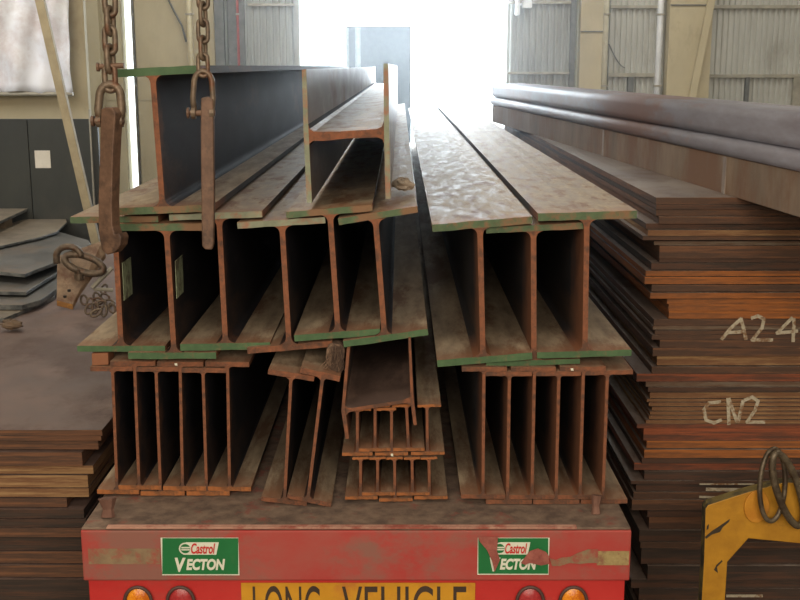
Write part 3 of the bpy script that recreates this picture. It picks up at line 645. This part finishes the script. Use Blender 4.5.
# chalk marks
CH = mat('chalk', (160, 150, 128), (182, 174, 154), (122, 92, 66), scale=(50, 50, 50), rough=.95, bump=0, amt3=.4)
def chalk(strokes, parent, wd=3.4):
    b = MB()
    for s in strokes:
        for (a, c) in zip(s[:-1], s[1:]):
            A, B = XZ(*a, YS - .0045), XZ(*c, YS - .0045); dx, dz = B[0] - A[0], B[1] - A[1]; L = math.hypot(dx, dz) or 1; h = wd / 2 * 6.3 / F
            nx, nz = -dz / L * h, dx / L * h; ex, ez = dx / L * h * .6, dz / L * h * .6
            k_ = len(b.V) * .00003
            b.prism_y([(A[0] - ex + nx, A[1] - ez + nz), (A[0] - ex - nx, A[1] - ez - nz), (B[0] + ex - nx, B[1] + ez - nz), (B[0] + ex + nx, B[1] + ez + nz)], YS - .0035 - k_, YS - .0028 - k_)
    b.build('chalk_mark', CH, parent)
chalk([[(722, 339), (731, 328), (741, 319)], [(741, 319), (744, 330), (746, 339)], [(729, 332.5), (745, 331.5)],
       [(752, 318), (758, 316), (764, 319), (762, 328), (752, 340), (772, 340)], [(792, 318), (777, 333), (797, 331)], [(794, 319), (793, 341)]], plates[20])
chalk([[(720, 402), (709, 403), (704, 410), (706, 420), (714, 423), (721, 420)], [(729, 424), (728, 399)], [(729, 399), (737, 422)], [(738, 422), (743, 401)],
       [(745, 400), (752, 397), (758, 401), (755, 410), (747, 422), (764, 422)]], plates[32])
chalk([[(700, 484.2), (754, 484.2)], ], plates[43], wd=1.6)
chalk([[(707, 489.5), (757, 490)]], plates[44], wd=3.6)
chalk([[(700, 497), (714, 497.4)]], plates[45], wd=2.4)
chalk([[(727, 596), (762, 596)]], plates[54], wd=3)

# long members lying on the right stack
zt = W(0, 198, YS)[2] + .001
a = WZ(735, 197, zt); c = WZ(500, 124, zt)
dirv = Vector((c[0] - a[0], c[1] - a[1], 0)); dirv.normalize(); rt = Vector((dirv.y, -dirv.x, 0))
A0 = Vector(a) - dirv * 2.6
LEN = 11.0
def along(P, s0, s1, name, mats, parent, bevel=0, smooth=False, drop=0):
    """P: outline of (offset to the right, height) run along the slanted direction"""
    b = MB(); ar = sum(P[i][0] * P[(i + 1) % len(P)][1] - P[(i + 1) % len(P)][0] * P[i][1] for i in range(len(P)))
    if ar < 0: P = P[::-1]
    n = len(P); V = []
    for s in (s0, s1):
        o = A0 + dirv * s
        V += [tuple(o + rt * p[0] + Vector((0, 0, p[1]))) for p in P]
    Fc = [tuple(range(n)), tuple(range(2 * n - 1, n - 1, -1))] + [(i, i + n, (i + 1) % n + n, (i + 1) % n) for i in range(n)]
    b.add(V, Fc, 0); o = b.build(name, mats, parent, smooth=False, bevel=bevel)
    if smooth:
        for p_ in o.data.polygons:
            if len(p_.vertices) == 4: p_.use_smooth = True
    return o
t = root('steel_beam', 'long brown beam lying flat on the top plate under the blue-grey tubes', 'steel beam', tuple(A0))
along([(0, 0), (0.018, 0), (.018, .205), (0, .205)], 0, LEN, 'flange', BROWNW, t)
along([(.018, .095), (.40, .095), (.40, .108), (.018, .108)], .01, LEN - .01, 'web', WEBR_LIT, t)
along([(.40, 0), (.418, 0), (.418, .205), (.40, .205)], 0, LEN, 'flange', BROWNW, t)
for s in (2.75, 5.4):
    along([(-.006, .0), (0, .0), (0, .2), (-.006, .2)], s, s + .045, 'weld_strip', PTOP, t)
def rrect(x0, x1, z0, z1, r, n=5):
    P = []
    for cx, cz, a0 in ((x1 - r, z0 + r, -90), (x1 - r, z1 - r, 0), (x0 + r, z1 - r, 90), (x0 + r, z0 + r, 180)):
        for q in range(n + 1):
            a = math.radians(a0 + 90 * q / n); P.append((cx + r * math.cos(a), cz + r * math.sin(a)))
    return P
def hollow(x0, x1, z0, z1, r, label, s0=0):
    o = along(rrect(x0, x1, z0, z1, r), s0, LEN, 'hollow_section', BLUE, None, smooth=True)
    loc = A0 + rt * (x0 + x1) / 2 + Vector((0, 0, z0))
    for p in o.data.vertices: p.co -= loc
    o.location = loc; return tag(o, label, 'steel tube')
hollow(-.03, .43, .207, .302, .04, 'shallow blue-grey steel tube resting on the brown beam at right')
hollow(-.01, .43, .304, .475, .05, 'deep purple-grey steel tube topmost on the right-hand stack')

# ------------------------------------------------------------------ left-hand plate stack
YA = 5.6
lp = [(102, 430, 436, 'b'), (101, 436, 441, 'b'), (97, 441.5, 451, 'b'), (82, 452, 466, 'b'), (92, 467, 475.5, 't'), (87, 476, 488.5, 't'), (88, 489, 498, 't'), (66, 499, 508, 'b'), (84, 509, 518, 'd'),
      (86, 519, 527, 'd'), (88, 527.5, 537, 'b'), (90, 538, 552, 'd'), (86, 553, 565, 'b'), (92, 566, 578, 'b'), (90, 579, 601, 'd')]
for i, (u, v0, v1, e) in enumerate(lp):
    z1, z0 = W(0, v0, YA)[2], W(0, v1 - .4, YA)[2]; x1 = W(u, v0, YA)[0]
    lab = 'brown-edged steel plate lying on top of the left-hand stack' if i == 0 else '%s-edged steel plate, %s down from the top of the left-hand stack' % (CN[e], ordw(i + 1))
    plate(-4.2 + random.uniform(-.05, .05), x1, YA + (0 if i < 2 else random.choice([0, .01, .02, -.006])), 11.4 + random.uniform(-.3, .3), z0, z1, PE[e], LTOP, lab, 'steel plates in the left-hand stack')
zl = W(0, 601, YA)[2]; hh = (zl - .004) / 4
for k in range(4):
    z1 = zl - k * hh - .002
    plate(-4.2, -1.62, YA + .01 * k, 11.3, z1 - hh + .004, z1, PE['d'], LTOP, 'dark thick steel plate, %s down from the top of the left-hand stack' % ordw(len(lp) + k + 1), 'steel plates in the left-hand stack')
zA = W(0, 430, YA)[2]
# dark offcut plates lying on it
def offcut(pts, z1, th, label, m, edge):
    P = [WZ(u, v, z1)[:2] for u, v in pts]
    b = MB(); b.prism_z(P, z1 - th, z1, side=1, top=0)
    return tag(b.build('offcut_plate', [m, edge], loc=(P[0][0], P[0][1], z1 - th), bevel=.004), label, 'steel plate', 'dark offcut plates on the left-hand stack')
EDG = mat('cut_bright_edge', (62, 66, 68), (120, 122, 120), rough=.5, scale=(8, 8, 8))
offcut([(-60, 318), (4, 318), (24, 310), (54, 297), (60, 280), (-60, 270)], zA + .03, .029, 'brown offcut plate at the bottom of the dark offcut pile', DPB, EDG)
offcut([(-60, 304), (22, 305), (40, 300), (62, 285), (78, 255), (-60, 250)], zA + .075, .04, 'curled dark offcut plate, second from bottom of the offcut pile', DPL, EDG)
offcut([(-60, 290), (26, 292), (48, 278), (92, 252), (88, 240), (-60, 235)], zA + .12, .028, 'bluish offcut plate poking out to the right under the topmost large sheet', DPL, EDG)
offcut([(-60, 270), (0, 271.5), (25, 274), (33, 270.5), (57, 261.5), (91, 243.5), (88, 240), (57, 231), (20, 226), (-60, 232)], zA + .21, .03, 'large bluish-grey sheet with long slanted front edge on the offcut pile', DPL, EDG)
offcut([(-60, 250), (0, 246), (40, 237), (57, 231.5), (67, 222), (66, 218.5), (50, 217), (25, 219), (8, 224), (-60, 232)], zA + .245, .022, 'brownish sheet with a curved back edge lying on the bluish sheet', DPB, EDG)
offcut([(-60, 240), (0, 221), (32, 206.5), (31, 204), (-60, 203)], zA + .36, .03, 'small grey sheet raised at the back of the offcut pile', DPB, EDG)
p0 = WZ(-20, 222, zA + .33)
b = MB(); b.box(p0[0] - .35, p0[0] + .2, p0[1] + .12, p0[1] + .35, zA + .246, zA + .329)
tag(b.build('timber_block', mat('old_timber', (96, 80, 60), (122, 104, 80)), loc=(p0[0], p0[1], zA + .246)), 'timber block holding up the small grey sheet at far left', 'timber')
p = WZ(12, 331, zA)
lump('slag_lump', 'brown scrap lump in front of the dark offcut plates at left', (p[0], p[1], zA + .05), .075, .06, .036, mat('brown_scrap', (84, 70, 58), (120, 100, 80), rough=.9, bump=.6), 'scrap', 9)

# ------------------------------------------------------------------ rigging clamp left of the beams
pc = WZ(62, 310, zA); Yc = pc[1]
t = root('lifting_clamp', 'tan lifting clamp with big shackle lying left of the beams', 'lifting clamp', (pc[0], pc[1], zA))
TAN = mat('worn_tan_paint', (118, 96, 76), (150, 126, 100), (104, 74, 52), scale=(14, 14, 14), rough=.65, bump=.2, amt3=.35)
OCH = mat('ochre_paint', (190, 138, 52), (206, 156, 66), (140, 96, 44), scale=(20, 20, 20), rough=.65, bump=.2)
# sloping body plate, rising towards the back
f1 = Vector(W(57, 306, Yc)); f2 = Vector(W(73, 310, Yc)); g1 = Vector(W(57.5, 262, Yc + .28)); g2 = Vector(W(103, 246, Yc + .36)); g3 = Vector(W(106, 258, Yc + .33)); f3 = Vector(W(80, 296, Yc + .07))
upv = Vector((0, 0, .045))
b = MB(); pts = [f1, f2, f3, g3, g2, g1]; V = [p_ + upv for p_ in pts] + list(pts); n = 6
b.add(V, [tuple(range(n)), tuple(range(2 * n - 1, n - 1, -1))] + [(i, i + n, (i + 1) % n + n, (i + 1) % n) for i in range(n)], [0, 0, 1, 0, 0, 0, 0, 0]); b.build('body_plate', [TAN, OCH], t, bevel=.004)
def loop(c, ru, rv, du, dv, r, n=28):
    b = MB(); b.tube([Vector(c) + Vector(du) * ru * math.cos(6.2832 * q / n) + Vector(dv) * rv * math.sin(6.2832 * q / n) for q in range(n)], r, closed=True, n=10); return b
sc = 8.6 / F
c1 = Vector(W(84, 264, Yc + .12))
loop(c1, 20 * sc, 8.5 * sc, Vector((.93, .1, -.34)).normalized(), Vector((.25, .5, .8)).normalized(), 3.7 * sc).build('master_link', CHAINM, t, smooth=True)
c2 = Vector(W(69, 257, Yc + .14)); b = MB(); P = []
for q in range(15):
    a = math.radians(195 - 195 * q / 14); P.append(c2 + Vector((13 * sc * math.cos(a), -.01 * q / 14, 11 * sc * math.sin(a) - (4 * sc if q < 2 else 0))))
b.tube(P, 3.4 * sc, n=10); b.build('shackle', CHAINM, t, smooth=True)
b = MB(); q0 = Vector(W(79, 280, Yc + .06)); b.tube([q0, q0 + Vector((0, 0, .05))], .035, n=12); b.tube([q0 + Vector((0, 0, .05)), q0 + Vector((0, 0, .085))], .014, n=8); b.build('bolt', CHAINM, t)
for (u, v) in ((69, 291), (65, 297)):
    b = MB(); q0 = Vector(W(u, v, Yc + .035)); b.tube([q0 - Vector((0, 0, .006)), q0 + Vector((0, 0, .012))], .013, n=10); b.build('hole_plug', mat('dark_hole', (28, 24, 22), (38, 32, 28)), t)
# loose chain heaped beside it
t = root('loose_chain', 'short heap of small chain links beside the tan lifting clamp', 'chain', tuple(WZ(95, 312, zA)))
rnd = random.Random(11)
zc0 = zA + .03
path = [(84, 300), (90, 303), (95, 308), (101, 304), (105, 297), (109, 303), (112, 308), (104, 311), (96, 313), (89, 309), (97, 297), (104, 289), (98, 301)]
for i, (u, v) in enumerate(path):
    q0 = Vector(WZ(u, v, zc0 + .015 + .02 * rnd.random())); a = rnd.uniform(0, 3.1)
    du = Vector((math.cos(a), .3, math.sin(a) * .6)).normalized(); dv = du.cross(Vector((rnd.uniform(-.4, .4), -1, .3))).normalized()
    loop(q0, .04, .024, du, dv, .009, n=16).build('link', CHAINM, t, smooth=True)
b = MB(); q0 = Vector(W(92, 288, Yc + .1)); q1 = Vector(W(112, 268, Yc + .2)); q2 = Vector(W(113, 290, Yc + .15))
t = root('spreader_bar', 'grey steel strap leaning across the tan lifting clamp', 'bar', tuple(q0))
b.tube([q0, q1], .018, n=6); b.build('strap', GIRT, t)
b = MB(); b.tube([Vector(W(94, 289, Yc + .12)), q2], .016, n=6); b.build('cross_strap', GIRT, t)

# ------------------------------------------------------------------ hanging chains with hooks
YH = 4.93; ss = 4.98 / F
def chain_part(b, u, v0, v1, pitch, hw, r, u1=None):
    """alternating links from v0 (bottom) up to v1"""
    k = 0; v = v0
    while v > v1:
        uu = u + ((u1 - u) * (v0 - v) / (v0 - v1) if u1 is not None else 0)
        c = Vector(W(uu, v, YH)); P = []
        d = Vector((1, 0, 0)) if k % 2 == 0 else Vector((.35, .94, 0))
        hl = pitch * .5 + r / ss * 1.0
        for q in range(20):
            a = 6.2832 * q / 20; ca, sa = math.cos(a), math.sin(a)
            zz = (hl - hw) * (1 if sa > 0 else -1) + hw * sa if abs(sa) > .01 else 0
            P.append(c + d * hw * ss * ca + Vector((0, 0, zz * ss)))
        b.tube(P, r, closed=True, n=8); v -= pitch; k += 1
def sling(label, u, vtop_shackle, vpin, uw, hook_pts, yd, foot=None, pitch=17, hw=4.6, r=.0095, rs=.0125, yaw=0):
    t = root('chain_sling', label, 'chain', tuple(W(u, 250, YH)))
    b = MB(); chain_part(b, u, vtop_shackle - 8, -330, pitch, hw, r, u1=u); b.build('chain', CHAINM, t, smooth=True)
    # bow shackle
    b = MB(); P = []
    for q in range(17):
        a = math.pi * q / 16; P.append(Vector(W(u + uw * math.cos(a), vtop_shackle + 11 - 13 * math.sin(a), YH)))
    P = [Vector(W(u + uw * .95, vpin, YH)), Vector(W(u + uw * 1.12, (vpin + vtop_shackle + 11) / 2, YH))] + P + [Vector(W(u - uw * 1.12, (vpin + vtop_shackle + 11) / 2, YH)), Vector(W(u - uw * .95, vpin, YH))]
    b.tube(P, rs, n=10); sh = b.build('shackle', CHAINM, t, smooth=True)
    b = MB(); b.tube([W(u - uw * 1.75, vpin, YH), W(u - uw * 1.5, vpin, YH), W(u - uw * 1.45, vpin, YH), W(u + uw * 1.35, vpin, YH)], [.024, .024, .013, .013], n=10); b.build('pin', HOOKM, sh)
    for s in (-1, 1):
        b = MB(); b.tube([W(u + s * uw * .8, vpin, YH), W(u + s * uw * 1.25, vpin, YH)], .026, n=12); b.build('eye', CHAINM, sh)
    b = MB(); b.prism_y([XZ(x, y, YH - yd / 2) for x, y in hook_pts], YH - yd / 2, YH + yd / 2)
    if foot: 
        (x0, y0), (x1, y1) = foot; A, B = XZ(x0, y0, YH), XZ(x1, y1, YH)
        b.prism_y([(A[0], A[1]), (B[0], A[1]), (B[0], B[1]), (A[0], B[1])], YH + yd / 2 - .002, YH + .12)
    b.build('hook', HOOKM, t, bevel=.005).rotation_euler.z = yaw
    return t
sling('rusty chain with curved plate hook hanging at the left edge of the beams', 110, 86, 121, 10.5,
      [(104, 109), (102.5, 130), (101.5, 160), (99.5, 200), (99.5, 232), (103, 250), (109, 255), (118, 252.5), (125, 245), (126.5, 237), (124, 232.5), (119, 234), (116, 226), (115.5, 205), (117, 165), (119, 135), (121, 113), (117, 107.5), (109, 107)], .06, pitch=19, hw=5, r=.0125, rs=.018, yaw=-.38)
sl = bpy.data.objects['chain_sling']; b = MB(); b.tube([W(97, 67, YH), W(99, 67, YH), W(100, 66.5, YH), W(124, 65.5, YH)], [.02, .02, .012, .012], n=10); b.build('cross_pin', HOOKM, sl)
sling('chain with straight bar hook hanging in front of the tall top beam', 203, 73, 113, 9.0,
      [(201, 98), (200.5, 130), (201, 175), (201.5, 225), (202, 246), (205, 249.5), (212, 250), (213.5, 244), (214, 200), (213.5, 140), (213, 99), (207, 96.5)], .04)

# ------------------------------------------------------------------ yellow plate-lifting frame at lower right
YY = 5.25; sy = 5.6 / F
t = root('plate_lifter', 'chipped yellow steel lifting frame with rings in the lower right corner', 'lifting frame', (W(805, 560, YY)[0], YY, 0))
b = MB()
P = [XZ(u, v, YY) for u, v in ((704, 560), (705.5, 509), (708, 505), (745, 493), (784, 482.5), (830, 483), (868, 494), (905, 506), (908, 510), (909, 560))]
Q = [XZ(u, v, YY) for u, v in ((886, 562), (865, 541), (800, 543.5), (748.5, 538.5), (727.5, 562))]
b.prism_y([(P[0][0], 0)] + P + [(P[-1][0], 0), (Q[0][0], 0)] + Q + [(Q[-1][0], 0)], YY, YY + .07, side=1, cap=0)
b.build('frame_plate', [YEL, YTOP], t, bevel=.004)
b = MB(); c = W(757, 507, YY - .012); b.prism_y([(c[0] + 12.5 * sy * math.cos(6.2832 * q / 28), c[2] + 17 * sy * math.sin(6.2832 * q / 28)) for q in range(28)], YY - .012, YY); b.build('boss', [mat('orange_yellow_paint', (178, 116, 24), (188, 130, 32), (150, 100, 40), scale=(14, 14, 14), rough=.6, amt3=.1)], t, bevel=.003)
BLM = mat('black_scuff', (44, 38, 26), (60, 50, 34))
flat = [((705, 537), (712, 531), (719, 526.5), (724, 523), (730, 519), (729, 522), (723, 527), (720, 532), (712, 534.5), (706, 539)),
        ((707, 526), (709, 524), (708.5, 529), (706.5, 530)), ((714, 570), (716.5, 565), (722, 560), (722.5, 561.5), (717, 567), (718, 573))]
for P in flat: flatpoly(P, BLM, t, YY - .0015, 'scuff')
RING = mat('ring_steel', (82, 72, 58), (116, 104, 84), (70, 58, 46), scale=(30, 30, 30), rough=.45, bump=.2, metal=.4, d=.003)
t2 = root('lifting_ring', 'large oval steel ring hooked on the yellow lifting frame', 'ring', tuple(W(772, 486, YY)))
loop(Vector(W(772.5, 485, YY - .03)), 14 * sy, 36 * sy, Vector((1, .25, 0)).normalized(), Vector((.02, .15, 1)).normalized(), 2.5 * sy, n=40).build('ring_body', RING, t2, smooth=True)
t2 = root('lifting_link', 'second heavy link slanting down behind the large oval ring at right', 'ring', tuple(W(792, 486, YY)))
loop(Vector(W(788, 490, YY - .07)), 12 * sy, 42 * sy, Vector((.92, .3, .2)).normalized(), Vector((.38, .1, -.95)).normalized(), 3.6 * sy, n=40).build('link_body', RING, t2, smooth=True)
